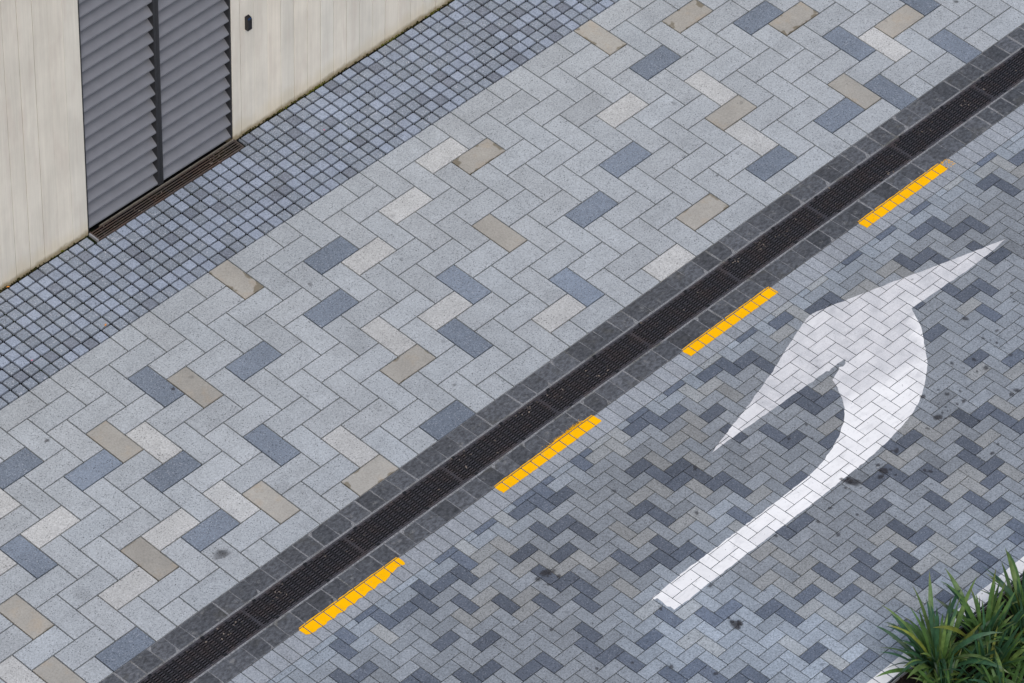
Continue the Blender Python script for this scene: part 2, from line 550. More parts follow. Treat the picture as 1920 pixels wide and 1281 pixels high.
# moss creeping along the foot of the wall
mb = MB()
for k in range(2300):
    x = rnd.uniform(XA, XB)
    if GX0 - 0.03 < x < GX1 + 0.03: continue
    thick = 0.35 + 0.65 * max(0.0, math.sin(x * 3.1) * math.sin(x * 1.27 + 1))
    if x > -0.05: thick = min(1.0, thick + 0.35)
    if rnd.random() > thick: continue
    y = WALL_Y - abs(rnd.gauss(0, 0.010)) - 0.001
    if rnd.random() < 0.10: y -= rnd.uniform(0.005, 0.07)
    s = rnd.uniform(0.004, 0.011)
    z = ground_z(y) - 0.004
    top = (x + rnd.uniform(-.003, .003), y, z + s * rnd.uniform(0.5, 1.1))
    ring = [(x + s * math.cos(a), y + s * 0.8 * math.sin(a), z - 0.004) for a in (0.3, 1.6, 2.9, 4.2, 5.5)]
    for q in range(5): mb.poly([ring[q], ring[(q + 1) % 5], top])
tag(link('moss', mb.mesh('moss', M_MOSS)), 'thin line of brown green moss along the wall foot', 'moss', kind='stuff')

# ------------------------------------------------------------------ gutter: two rows of dark stone setts in pale mortar
gutter = empty('gutter', ROAD[0], ROAD[1])
tag(gutter, 'two rows of dark split stone beside the long drain grate', 'gutter', kind='structure')
mb = MB()
for (y0, y1) in ((-1.388, -1.2), (-1.822, -1.640)):
    for k in range(40):
        a, b = XA + (XB - XA) * k / 40, XA + (XB - XA) * (k + 1) / 40
        mb.poly([(a, ly(y0), -0.0012), (b, ly(y0), -0.0012), (b, ly(y1), -0.0012), (a, ly(y1), -0.0012)])
    for yy in ((-1.388, -1.384) if y1 > -1.3 else (-1.644, -1.640)): pass
link('mortar_bed', mb.mesh('mortar_bed', MORTAR), gutter)
GUT = []                                  # rectangles kept for the paint that laps on to them
n_st = 0
for row, (y0, y1) in enumerate(((-1.3755, -1.2000), (-1.8220, -1.6535))):
    far = MB()
    k = 0
    x = -3.941 + 0.15655 * (-24)
    while x < XB:
        x0, x1 = x + rnd.uniform(-.005, .005), x + 0.15655 + rnd.uniform(-.005, .005)
        x += 0.15655
        p = Piece(x0, x1, y0, y1, 0.0065, jit(lin(79, 82, 87), 0.17, 0, 0.0), None, 0.0008, 0.003)
        GUT.append(p)
        nx, ny = 5, 4
        vs, fs = [], []
        cj = [(rnd.uniform(-.004, .003), rnd.uniform(-.002, .002)) for _ in range(4)]
        for b in range(ny + 1):
            for a in range(nx + 1):
                u, v = a / nx, b / ny
                jx = (cj[0][0] * (1 - u) * (1 - v) + cj[1][0] * u * (1 - v) + cj[2][0] * u * v + cj[3][0] * (1 - u) * v)
                edge = a in (0, nx) or b in (0, ny)
                wob = rnd.uniform(-.002, .002) if a in (0, nx) else 0
                vs.append(((u - .5) * p.w + jx + wob, (v - .5) * p.h, -0.0035 if edge else rnd.uniform(-.0012, .0016)))
        for b in range(ny):
            for a in range(nx):
                q = b * (nx + 1) + a
                fs.append((q, q + 1, q + nx + 2, q + nx + 1))
        if view_area(p) > 0:
            me = bpy.data.meshes.new('stone'); me.from_pydata(vs, [], fs); me.materials.append(SLATE['object']); me.shade_smooth(); me.update()
            o = link('stone', me, gutter, (p.x, ly(p.y), 0.003 + p.dz), (p.rx, p.ry, 0)); o.color = p.tint
            n_st += 1
        else:
            n = len(far.v)
            far.v += [(p.x + a, ly(p.y) + b, c + 0.003) for a, b, c in vs]
            far.f += [tuple(n + i for i in q) for q in fs]
            far.t += [p.tint] * len(vs)
    tag(link('stone_row', far.mesh('stone_row', SLATE['mesh'], True), gutter), kind='stuff')
print('stones', n_st)

# ------------------------------------------------------------------ drain channel and its grates
pit = MB()
pit.poly([(XA, ly(-1.41), -0.13), (XB, ly(-1.41), -0.13), (XB, ly(-1.62), -0.13), (XA, ly(-1.62), -0.13)][::-1])
for yy, s in ((-1.392, 1), (-1.634, -1)):
    pit.poly([(XA, ly(yy), -0.13), (XB, ly(yy), -0.13), (XB, ly(yy), -0.012), (XA, ly(yy), -0.012)])
tag(link('drain_channel', pit.mesh('drain_channel', M_PIT), None, ROAD[0], ROAD[1]), 'dark trough under the long drain grate', 'channel', kind='structure')

gy0, gy1 = ly(-1.391), ly(-1.637)
def make_grate(x0, label, first=None):
    L = 0.9965
    if first is None:
        root = empty('drain_grate')
        fr = MB()
        fr.box(0, L, gy0 - 0.013, gy0, -0.03, 0.0005); fr.box(0, L, gy1, gy1 + 0.013, -0.03, 0.0005)
        fr.box(0, 0.006, gy1 + 0.0131, gy0 - 0.0131, -0.028, -0.001); fr.box(L - 0.006, L, gy1 + 0.0131, gy0 - 0.0131, -0.028, -0.001)
        frame = link('frame', fr.mesh('frame', M_GRATE), root)
        nb = 10
        bm_ = MB(); bm_.box(0.0062, L - 0.0062, -0.0034, 0.0034, -0.008, 0.0)
        me = bm_.mesh('bar', M_GRATE)
        for k in range(nb):
            y = gy1 + 0.013 + (gy0 - gy1 - 0.026) * (k + 0.5) / nb
            link('bar', me, root, (0, y, -0.0008))
        cr = MB()
        for k in range(17):
            xx = 0.045 + k * 0.0567
            w = 0.0085
            cr.box(xx - w, xx + w, gy1 + 0.0132, gy0 - 0.0132, -0.022, 0.0002)
        tag(link('cross_rods', cr.mesh('cross_rods', M_ROD), root), kind='stuff')
        bo = MB(); bo.box(-0.014, 0.014, -0.010, 0.010, -0.01, 0.003)
        bme = bo.mesh('bolt', M_BOLT)
        for xx in (0.12, 0.62):
            for y in (gy0 - 0.008, gy1 + 0.008): link('bolt', bme, frame, (xx, y, 0))
    else:
        root = first.copy(); COL.objects.link(root)
        for ch in first.children:
            c = ch.copy(); COL.objects.link(c); c.parent = root
            for sub in ch.children:
                d = sub.copy(); COL.objects.link(d); d.parent = c
    root.location = (x0, YD, 0); root.rotation_euler = ROAD[1]
    tag(root, label, 'drain grate', 'drain grate sections along the road edge')
    return root
G_LAB = ['lowest section of the dark slotted drain grate, in the bottom left corner',
         'dark slotted drain grate section just below the lowest yellow dash',
         'dark slotted drain grate section beside the lowest yellow dash',
         'dark slotted drain grate section in the gap above the lowest yellow dash',
         'dark slotted drain grate section beside the second yellow dash from the bottom',
         'dark slotted drain grate section in the gap above the second yellow dash',
         'dark slotted drain grate section beside the third yellow dash from the bottom',
         'dark slotted drain grate section in the gap below the top yellow dash',
         'dark slotted drain grate section beside the top yellow dash',
         'dark slotted drain grate section just past the top yellow dash',
         'highest section of the dark slotted drain grate, at the right edge']
first = None
for k, lab in enumerate(G_LAB):
    g = make_grate(-5.374 + k * 1.0005, lab, first)
    first = first or g
mb = MB()                                  # the run of grate beyond the view
for (a, b) in ((XA, -5.376), (-5.374 + 11 * 1.0005, XB)):
    for k in range(12):
        y = gy1 + (gy0 - gy1) * k / 11
        mb.box(a, b, y - 0.004, y + 0.004, -0.026, -0.001)
tag(link('drain_run', mb.mesh('drain_run', M_GRATE), None, ROAD[0], ROAD[1]), 'rest of the slotted drain grate beyond the picture', 'drain grate', kind='stuff')

# ------------------------------------------------------------------ brick road
BRICK_DARK = set(map(tuple, [[-34,23],[-33,24],[-32,21],[-32,27],[-31,20],[-30,27],[-29,20],[-28,21],[-28,29],[-27,22],[-27,26],[-27,30],[-25,22],[-25,28],[-25,32],[-24,21],[-23,22],[-23,24],[-23,32],[-21,20],[-21,22],[-21,26],[-20,21],[-20,33],[-20,35],[-19,28],[-19,32],[-19,36],[-18,39],[-17,20],[-17,24],[-17,26],[-17,28],[-17,30],[-17,36],[-17,40],[-16,29],[-16,41],[-16,43],[-15,26],[-14,21],[-14,23],[-14,35],[-14,43],[-13,20],[-13,24],[-12,21],[-12,25],[-12,29],[-12,31],[-12,37],[-11,20],[-11,22],[-11,38],[-11,48],[-10,19],[-10,31],[-10,45],[-10,47],[-9,30],[-9,32],[-9,40],[-9,48],[-8,27],[-8,33],[-8,41],[-7,20],[-7,28],[-7,48],[-6,19],[-6,41],[-5,24],[-4,25],[-4,27],[-4,43],[-3,26],[-3,32],[-3,40],[-3,48],[-2,21],[-2,27],[-2,29],[-2,35],[-1,20],[-1,30],[-1,36],[-1,42],[0,21],[0,41],[1,22],[1,44],[1,46],[1,48],[2,33],[2,43],[3,20],[3,24],[3,26],[4,39],[4,41],[4,43],[5,28],[5,30],[5,48],[6,21],[6,37],[6,47],[7,32],[8,21],[8,27],[8,37],[8,39],[8,41],[9,22],[9,28],[9,48],[10,23],[10,27],[10,29],[10,31],[10,35],[10,39],[10,43],[10,45],[10,47],[11,20],[11,36],[12,43],[13,40],[13,42],[14,21],[14,39],[16,37],[17,22],[17,38],[18,39],[18,41],[19,22],[21,30],[21,34],[23,20],[23,26],[23,36],[26,23],[26,27],[26,29],[26,31],[27,20],[27,24],[28,25],[28,29],[29,22],[31,20],[31,22],[31,24],[31,26],[31,28],[33,24],[37,22],[38,23],[39,20],[41,22]]))
BRICK_BEIGE = set(map(tuple, [[-29,22],[-24,25],[-23,26],[-22,25],[-21,28],[-20,23],[-20,27],[-19,20],[-19,22],[-18,25],[-17,22],[-16,25],[-16,27],[-15,20],[-15,34],[-15,38],[-14,27],[-14,29],[-14,31],[-14,39],[-13,36],[-10,27],[-10,29],[-10,43],[-9,46],[-7,26],[-7,30],[-7,38],[-7,42],[-6,21],[-6,39],[-6,43],[-6,45],[-5,20],[-5,26],[-5,30],[-5,36],[-5,40],[-4,21],[-4,33],[-4,37],[-4,39],[-4,41],[-3,20],[-3,24],[-3,28],[-2,43],[-2,45],[-1,24],[-1,26],[-1,32],[-1,46],[0,47],[1,24],[2,23],[2,41],[2,45],[3,42],[3,48],[4,21],[4,45],[5,22],[5,44],[6,23],[7,20],[8,31],[9,36],[9,42],[9,46],[10,37],[10,41],[11,28],[11,42],[12,35],[12,41],[13,22],[13,36],[14,37],[14,43],[15,20],[15,40],[16,21],[19,20],[19,38],[19,40],[20,23],[20,35],[22,23],[22,37],[24,23],[25,24],[25,30],[35,20],[38,21],[40,21],[40,23]]))
PU, PV, OU, OV = 0.100163, 0.100105, 0.01297, 0.0294
YR0, YR1 = -2.018, -4.873
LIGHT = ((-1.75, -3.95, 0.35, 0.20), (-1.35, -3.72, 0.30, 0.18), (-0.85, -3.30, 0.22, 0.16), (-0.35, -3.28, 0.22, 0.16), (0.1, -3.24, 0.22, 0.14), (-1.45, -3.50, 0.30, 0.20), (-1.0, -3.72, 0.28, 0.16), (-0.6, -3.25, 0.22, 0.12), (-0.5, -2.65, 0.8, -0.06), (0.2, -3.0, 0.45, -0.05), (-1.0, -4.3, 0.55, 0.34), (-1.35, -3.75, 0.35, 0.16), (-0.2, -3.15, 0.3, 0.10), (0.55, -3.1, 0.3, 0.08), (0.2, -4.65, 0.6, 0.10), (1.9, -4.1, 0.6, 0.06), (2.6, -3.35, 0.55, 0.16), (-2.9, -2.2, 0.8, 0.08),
         (0.9, -4.6, 0.5, 0.14), (-0.75, -4.75, 0.5, 0.18), (2.5, -2.1, 2.5, 0.0))  # sky sheen painted into the brick tints; negative entries are traffic grime
def film_sheen(x, y):
    """traffic film: cleaner, paler bricks along both edges, plus sky sheen painted in as pale spots"""
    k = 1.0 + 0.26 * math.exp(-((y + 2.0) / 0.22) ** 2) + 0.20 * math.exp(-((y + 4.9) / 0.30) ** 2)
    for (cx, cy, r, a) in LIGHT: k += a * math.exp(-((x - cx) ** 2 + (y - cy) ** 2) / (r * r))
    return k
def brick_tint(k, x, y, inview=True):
    c = film_sheen(x, y)
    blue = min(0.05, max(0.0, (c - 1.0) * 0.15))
    if k in BRICK_DARK: b = jit(lin(88, 95, 106), 0.09, 0.7)
    elif k in BRICK_BEIGE: b = jit(lin(138, 141, 142), 0.05, 0.3, 0.004)
    elif not inview and rnd.random() < 0.3: b = jit(rnd.choice((lin(88, 95, 106), lin(155, 153, 150))), 0.07, 0.5)
    else: b = jit(lin(130, 136, 142), 0.07, 0.5)
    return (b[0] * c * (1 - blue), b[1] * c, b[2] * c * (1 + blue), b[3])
road = bed('road', YR1, YR0, ROAD, J_ROAD, 'road of grey and charcoal bricks laid in herringbone', 'road', 0.018)
bricks = []
for i in range(int((XA - OU) / PU) - 2, int((XB - OU) / PU) + 2):
    for j in range(18, 51):
        m = (i + j) % 4
        if m == 3: w, h = 2, 1
        elif m == 1: w, h = 1, 2
        else: continue
        x0, x1 = OU + i * PU, OU + (i + w) * PU
        y1, y0 = min(OV - j * PV, YR0), max(OV - (j + h) * PV, YR1)
        if y1 - y0 < 0.02: continue
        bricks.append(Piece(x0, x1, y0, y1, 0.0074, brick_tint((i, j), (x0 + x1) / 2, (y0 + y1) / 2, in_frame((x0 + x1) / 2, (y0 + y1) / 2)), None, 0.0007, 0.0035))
print('bricks', lay(road, bricks, 'brick', 'brick_field', BRICK, 0.0020, 0.03, 300))

def course(name, y0, y1, base, label):
    root = bed(name, y0, y1, ROAD, J_ROAD, label, 'brick edging', 0.018)
    ps = []
    for i in range(int((XA - OU) / PU), int((XB - OU) / PU)):
        x0, x1 = OU + i * PU, OU + (i + 1) * PU
        ps.append(Piece(x0, x1, y0, y1, 0.0074, jit(base, 0.045, 0.5), None, 0.0007, 0.003))
    print(name, lay(root, ps, 'brick', 'brick_course', BRICK, 0.0020, 0.03, 300))
    return ps
edge1 = course('road_border', -2.0178, -1.8225, lin(147, 153, 160), 'row of pale grey bricks between the dark gutter stones and the road')
edge2 = course('planter_border', -5.0775, -4.8732, lin(139, 149, 161), 'row of grey bricks under the white line beside the planter')

# ------------------------------------------------------------------ paint on the bricks
def clip(poly, x0, x1, y0, y1):
    for ax, lim, sg in ((0, x0, 1), (0, x1, -1), (1, y0, 1), (1, y1, -1)):
        out = []
        for k in range(len(poly)):
            a, b = poly[k], poly[(k + 1) % len(poly)]
            da, db = sg * (a[ax] - lim), sg * (b[ax] - lim)
            if da >= 0: out.append(a)
            if (da >= 0) != (db >= 0):
                t = da / (da - db)
                out.append((a[0] + (b[0] - a[0]) * t, a[1] + (b[1] - a[1]) * t))
        poly = out
        if len(poly) < 3: return []
    return poly

def paint(name, outline, pieces, mat, lift, fresh=None, grow=0.0, keep=None):
    tris = [[outline[i] for i in t] for t in tessellate_polygon([[Vector((x, y, 0)) for x, y in outline]])]
    bx0, bx1 = min(q[0] for q in outline), max(q[0] for q in outline)
    by0, by1 = min(q[1] for q in outline), max(q[1] for q in outline)
    mb = MB()
    for p in pieces:
        X0, X1, Y0, Y1 = p.x - p.w / 2 - grow, p.x + p.w / 2 + grow, p.y - p.h / 2 - grow, p.y + p.h / 2 + grow
        if X1 < bx0 or X0 > bx1 or Y1 < by0 or Y0 > by1: continue
        tone = rnd.gauss(0, 0.20)
        for t in tris:
            if max(q[0] for q in t) < X0 or min(q[0] for q in t) > X1 or max(q[1] for q in t) < Y0 or min(q[1] for q in t) > Y1: continue
            c = clip(t, X0, X1, Y0, Y1)
            if len(c) < 3: continue
            ar = sum(c[k][0] * c[(k + 1) % len(c)][1] - c[(k + 1) % len(c)][0] * c[k][1] for k in range(len(c)))
            if abs(ar) < 1e-8: continue
            if ar < 0: c = c[::-1]
            n = len(mb.v)
            for (x, y) in c:
                mb.v.append((x, ly(y), p.z(x, y) + lift))
                f = max(0.0, min(1.0, fresh(x, y) + tone)) if fresh else 1.0
                mb.t.append((f, f, f, 1))
            mb.f.append(tuple(range(n, n + len(c))))
    return link(name, mb.mesh(name, mat), None, ROAD[0], ROAD[1])

def ragged(pts, step=0.02, amp=0.003):
    out = []
    for k in range(len(pts)):
        a, b = pts[k], pts[(k + 1) % len(pts)]
        L = math.hypot(b[0] - a[0], b[1] - a[1])
        n = max(1, int(L / step))
        for q in range(n):
            t = q / n
            s = 0 if q == 0 else rnd.gauss(0, amp)
            nx, ny = -(b[1] - a[1]) / L, (b[0] - a[0]) / L
            out.append((a[0] + (b[0] - a[0]) * t + nx * s, a[1] + (b[1] - a[1]) * t + ny * s))
    return out

DASH = ((-3.236, -2.250, 'lowest of the four yellow dashes, beside the drain near the bottom edge'),
        (-1.262, -0.220, 'second yellow dash from the bottom, with yellow overspray on the gutter stones'),
        (0.745, 1.733, 'third yellow dash from the bottom, nearest the tail tip of the white arrow head'),
        (2.748, 3.800, 'topmost yellow dash, its upper end worn off'))
for k, (a, b, lab) in enumerate(DASH):
    r0, r1 = (0.018, 0.014) if k == 0 else (0.001, 0.002)
    b2 = b - 0.085 if k == 3 else b
    o = [(a + rnd.uniform(-.005, .005), -1.87), (a + rnd.uniform(-.004, .004), -1.845), (a, -1.826), (a + 0.006 + r0 * 0.5, -1.813), (a + 0.12, -1.809)]
    x = a + 0.15
    while x < b2 - 0.05:
        lap = -1.8115 + rnd.uniform(-.002, .003)
        if k == 1 and b - 0.42 < x < b - 0.10: lap = -1.806 + rnd.uniform(-.004, .006)
        o.append((x, lap)); x += rnd.uniform(0.015, 0.05)
    o += [(b2 - 0.008, -1.812), (b2 + rnd.uniform(-.004, .004), -1.825), (b2 + rnd.uniform(-.005, .005), -1.845), (b2 + rnd.uniform(-.005, .005), -1.87), (b2 + rnd.uniform(-.005, .005), -1.89), (b2 - r1, -1.907)]
    x = b2 - 0.05
    low = -1.908
    while x > a + 0.06:
        if k == 0: low = -1.910 - 0.013 * (0.5 + 0.5 * math.sin(x * 62.7)) + (0.022 if x > b - 0.17 else 0)
        o.append((x, low + rnd.gauss(0, 0.0012))); x -= 0.02
    o += [(a + r0 * 1.6, -1.909), (a + 0.004, -1.893)]
    d = paint('yellow_dash', o, edge1 + GUT, M_YEL, 0.0035)
    tag(d, lab, 'road marking', 'yellow dashes along the gutter')
    if k == 3:                              # the faded end: only crumbs of paint left
        crumbs = MB()
        for q in range(70):
            edge = rnd.random() < 0.6
            x = rnd.uniform(b2 + 0.004, b + 0.004)
            y = rnd.choice((-1.828 + rnd.gauss(0, .004), -1.903 + rnd.gauss(0, .004))) if edge else rnd.uniform(-1.905, -1.826)
            if edge and rnd.random() < 0.3: x, y = b + rnd.gauss(0, .004), rnd.uniform(-1.905, -1.826)
            s = rnd.uniform(0.002, 0.005)
            crumbs.poly([(x + s * math.cos(t) * rnd.uniform(.5, 1.3), ly(y + s * math.sin(t) * rnd.uniform(.5, 1.3)), 0.0032) for t in (0, 1.2, 2.4, 3.7, 5.0)])
        link('worn_end', crumbs.mesh('worn_end', M_YEL), d)
    if k == 1:                              # dusty overspray on the stones
        crumbs = MB()
        for q in range(420):
            x = b - 0.10 - abs(rnd.gauss(0.12, 0.13)); y = -1.816 + abs(rnd.gauss(0, 0.012))
            if x < a: continue
            s = rnd.uniform(0.0012, 0.0032)
            crumbs.poly([(x + s * math.cos(t), ly(y + s * math.sin(t)), 0.0062) for t in (0, 1.3, 2.5, 3.8, 5.0)])
        link('overspray', crumbs.mesh('overspray', M_YEL), d)

ARROW = [(3.397, -2.743), (3.123, -2.660), (2.83, -2.571), (2.547, -2.483), (2.228, -2.387), (2.029, -2.326), (1.85, -2.273), (1.77, -2.250),
         (1.715, -2.241), (1.655, -2.249), (1.517, -2.289), (1.279, -2.367), (1.022, -2.455), (0.731, -2.536), (0.487, -2.599), (0.253, -2.655), (0.078, -2.702),
         (0.2, -2.698), (0.454, -2.703), (0.698, -2.711), (0.928, -2.717), (1.112, -2.722), (1.244, -2.724), (1.33, -2.726), (1.345, -2.742), (1.379, -2.733),
         (1.45, -2.733), (1.53, -2.739), (1.49, -2.775), (1.455, -2.782), (1.43, -2.765), (1.40, -2.785), (1.345, -2.80),
         (1.288, -2.822), (1.255, -2.900), (1.193, -2.996), (1.123, -3.083), (1.003, -3.174), (0.866, -3.246), (0.724, -3.296), (0.589, -3.332), (0.413, -3.355),
         (0.21, -3.360), (-0.239, -3.362), (-0.609, -3.360), (-0.944, -3.357), (-1.285, -3.372), (-1.305, -3.385), (-1.262, -3.40), (-1.264, -3.45), (-1.275, -3.50), (-1.258, -3.52), (-1.262, -3.560),
         (-1.178, -3.562), (-0.787, -3.561), (-0.193, -3.557), (0.205, -3.560), (0.622, -3.552), (0.82, -3.549), (1.037, -3.535), (1.259, -3.506),
         (1.43, -3.470), (1.557, -3.427), (1.701, -3.352), (1.856, -3.252), (1.954, -3.170), (2.096, -3.022), (2.19, -2.915), (2.249, -2.812),
         (2.298, -2.732), (2.44, -2.741), (2.651, -2.749), (2.836, -2.757), (2.999, -2.760), (3.15, -2.757), (3.28, -2.752)]
def freshness(x, y):
    f = (-3.0 - y) / 0.10 - (0.6 if x > 1.45 else 0)
    rim = 1.0 if x > 1.9 and -3.2 < y < -2.80 and x > 2.10 - 0.62 * (y + 3.0) - 0.07 - 0.0 * y and x > 2.02 + (y + 3.02) * 0.9 else 0.0
    return max(0.0, min(1.0, f)) if rim == 0 else 0.8
arrow = paint('turn_arrow', ragged(ARROW, 0.03, 0.0022), bricks, M_WHITE, 0.0016, freshness, grow=0.0011)
tag(arrow, 'big curved white left turn arrow painted on the brick road', 'road marking')

wl = [(XA, -4.975)]
x = XA
while x < XB:
    x += 0.08; wl.append((x, -4.975 + rnd.gauss(0, 0.0012)))
wl += [(XB, -5.0785), (XA, -5.0785)]
line = paint('edge_line', wl, edge2, M_WHITE, 0.0016, lambda x, y: 1.0)
tag(line, 'long white edge line on the bricks beside the planter', 'road marking')

# ------------------------------------------------------------------ dark drips and smudges
STAINS = [[0.576,-3.614,0.0568],[1.531,-3.631,0.0361],[1.62,-3.41,0.0258],[1.764,-3.521,0.0206],[1.753,-3.446,0.0124],[1.856,-3.569,0.0124],[1.792,-3.656,0.0206],[1.734,-3.642,0.0144],[1.652,-3.603,0.0124],[1.627,-3.64,0.0083],[1.636,-3.543,0.0083],[1.568,-3.527,0.0083],[0.84,-3.64,0.0206],[0.826,-3.713,0.0413],[0.762,-3.734,0.0258],[1.035,-3.917,0.0165],[1.055,-3.955,0.0186],[1.045,-3.64,0.0268],[1.021,-3.615,0.0144],[1.514,-4.152,0.0206],[1.616,-4.124,0.0124],[2.154,-3.863,0.0268],[2.092,-3.863,0.0227],[0.263,-3.681,0.0186],[0.349,-3.863,0.0155],[0.099,-3.711,0.0186],[0.794,-2.996,0.0144],[0.716,-3.12,0.0124],[1.711,-3.868,0.0144],[0.573,-3.706,0.0103],[0.495,-3.627,0.0144],[1.385,-3.651,0.0155],[0.96,-4.04,0.0103],[0.528,-4.071,0.0083],[2.954,-3.16,0.0155],[2.89,-3.236,0.0124],[2.415,-3.328,0.0165],[2.437,-3.378,0.0093],[2.448,-3.431,0.0144],[2.488,-3.097,0.0258],[2.19,-3.428,0.0206],[2.182,-3.548,0.0258],[2.106,-3.525,0.0124],[2.42,-3.59,0.0155],[2.043,-3.334,0.0186],[2.551,-3.347,0.0165],[-1.063,-3.964,0.0464],[-1.065,-3.921,0.0206],[-1.041,-3.977,0.0258],[-1.842,-3.693,0.0144],[-1.517,-4.176,0.0206],[-1.682,-3.912,0.0206],[-2.055,-3.555,0.0165],[-1.323,-3.486,0.0186],[-0.912,-3.585,0.0206],[-0.218,-3.591,0.0155],[-0.692,-3.175,0.0124],[-1.76,-3.244,0.0103],[-1.402,-3.82,0.0103],[-1.959,-3.372,0.0083],[-1.628,-2.672,0.0413],[-1.715,-2.674,0.0258],[-1.589,-2.761,0.0206],[-1.701,-2.763,0.0155],[-2.008,-3.08,0.0155],[-1.898,-3.079,0.0103],[-0.108,-2.718,0.0227],[-0.44,-3.034,0.0186],[0.594,-3.005,0.0144],[0.31,-3.066,0.0093],[0.101,-3.899,0.0206],[-0.013,-4.88,0.0186],[0.365,-5.002,0.0072],[0.43,-5.019,0.0083]]
mb = MB()
def blot(mb, x, y, r, a, lift, planez=None):
    n = 12
    c = len(mb.v)
    ang = rnd.uniform(0, 6.28); el = rnd.uniform(0.8, 1.35)
    mb.v.append((x, ly(y), lift)); mb.t.append((a, a, a, 1))
    for ring, (rr, al) in enumerate(((0.7, a * 0.92), (1.25, 0.0))):
        ph = [rnd.uniform(0.72, 1.28) for _ in range(n)]
        for k in range(n):
            t = 2 * math.pi * k / n
            ex, ey = r * rr * ph[k] * el * math.cos(t), r * rr * ph[k] / el * math.sin(t)
            mb.v.append((x + ex * math.cos(ang) - ey * math.sin(ang), ly(y + ex * math.sin(ang) + ey * math.cos(ang)), lift)); mb.t.append((al, al, al, 1))
    for k in range(n):
        q = (k + 1) % n
        mb.f.append((c, c + 1 + k, c + 1 + q))
        mb.f.append((c + 1 + k, c + 1 + n + k, c + 1 + n + q, c + 1 + q))
for k, (x, y, r) in enumerate(STAINS):
    blot(mb, x, y, r * 0.85, min(0.80, 0.45 + r * 5), 0.0038 + 0.00005 * k)
    if r > 0.035:
        for q in range(3): blot(mb, x + rnd.gauss(0, r), y + rnd.gauss(0, r), r * 0.28, 0.55, 0.0038 + 0.00005 * k + 0.00001 * (q + 1))
for q in range(60):
    blot(mb, rnd.uniform(-3.5, 5), rnd.uniform(-4.85, -2.1), abs(rnd.gauss(0.006, 0.005)) + 0.003, rnd.uniform(0.1, 0.35), 0.0076 + 0.00001 * q)
tag(link('stain', mb.mesh('stain', M_STAIN), road, (0, 0, 0)), kind='stuff')
mb = MB()
for k, (x, y, r, a) in enumerate(((-3.11, -0.923, 0.055, 0.36), (-3.095, -0.915, 0.03, 0.25), (-3.25, 0.735, 0.018, 0.5), (5.313, -0.664, 0.018, 0.5), (-2.232, 0.49, 0.016, 0.6), (-0.709, -0.888, 0.016, 0.3), (-0.739, 0.579, 0.02, 0.3), (2.38, -0.712, 0.012, 0.4))):
    blot(mb, x, y, r, a, 0.0036 + 0.00005 * k)
for q in range(60):
    blot(mb, rnd.uniform(-5, 6), rnd.uniform(-1.15, 1.15), abs(rnd.gauss(0.006, 0.006)) + 0.003, rnd.uniform(0.06, 0.25), 0.0042 + 0.00001 * q)
for q in range(14):
    blot(mb, rnd.uniform(-5, 6), rnd.uniform(-1.1, 1.1), rnd.uniform(0.04, 0.12), rnd.uniform(0.03, 0.09), 0.0050 + 0.00001 * q)
tag(link('stain', mb.mesh('stain', M_STAIN), pavement), kind='stuff')

# ------------------------------------------------------------------ concrete walls with board marks
def wall(name, x0, x1, first_line, label, z1=4.2):
    root = empty(name, ((x0 + x1) / 2, WALL_Y, 0.127)); tag(root, label, 'wall')
    cx = (x0 + x1) / 2
    core = MB(); core.box(x0 - cx, x1 - cx, 0.012, 0.30, -0.35, z1)
    o = link('core', core.mesh('core', CONC), root); o.color = (*lin(215, 210, 198), 1)
    xs = [x0]
    x = first_line
    while x < x1 - 0.03:
        if x > x0 + 0.03: xs.append(x)
        x += 0.1425
    xs.append(x1)
    for a, b in zip(xs, xs[1:]):
        d = rnd.uniform(-0.0012, 0.0012)
        h = MB()
        g = 0.0008 if rnd.random() < 0.5 else 0.00012
        A, B = a + g - cx, b - g - cx
        e = 0.0035 if g > 0.0005 else 0.0012
        prof = [(A, 0.0122), (A + e * 0.3, d + e * 0.5), (A + e, d), (B - e, d), (B - e * 0.3, d + e * 0.5), (B, 0.0122)]
        nz = 8
        for k in range(nz):
            za, zb = -0.35 + (z1 + 0.35) * k / nz, -0.35 + (z1 + 0.35) * (k + 1) / nz
            for q in range(5):
                (ax, ay), (bx, by) = prof[q], prof[q + 1]
                h.poly([(ax, ay, za), (bx, by, za), (bx, by, zb), (ax, ay, zb)])
        s = link('board_strip', h.mesh('board_strip', CONC), root)
        c = lin(215, 210, 198)
        k = 1 + rnd.gauss(0, 0.025)
        wv = rnd.gauss(0, 0.012)
        s.color = (c[0] * k * (1 + wv), c[1] * k, c[2] * k * (1 - wv), 1)
    return root
DX0, DX1 = -1.563, -0.050
wall('concrete_wall', XA, DX0, -1.570 - 0.1425 * 42, 'pale board marked concrete wall left of the louvred doors')
wall('concrete_wall', DX1, XB, 0.0435, 'pale board marked concrete wall right of the louvred doors')
recess = MB(); recess.box(DX0, DX1, WALL_Y + 0.262, WALL_Y + 0.30, -0.2, 4.3)
tag(link('doorway_back', recess.mesh('doorway_back', M_VOID)), 'dark backing behind the louvre slats', 'panel')

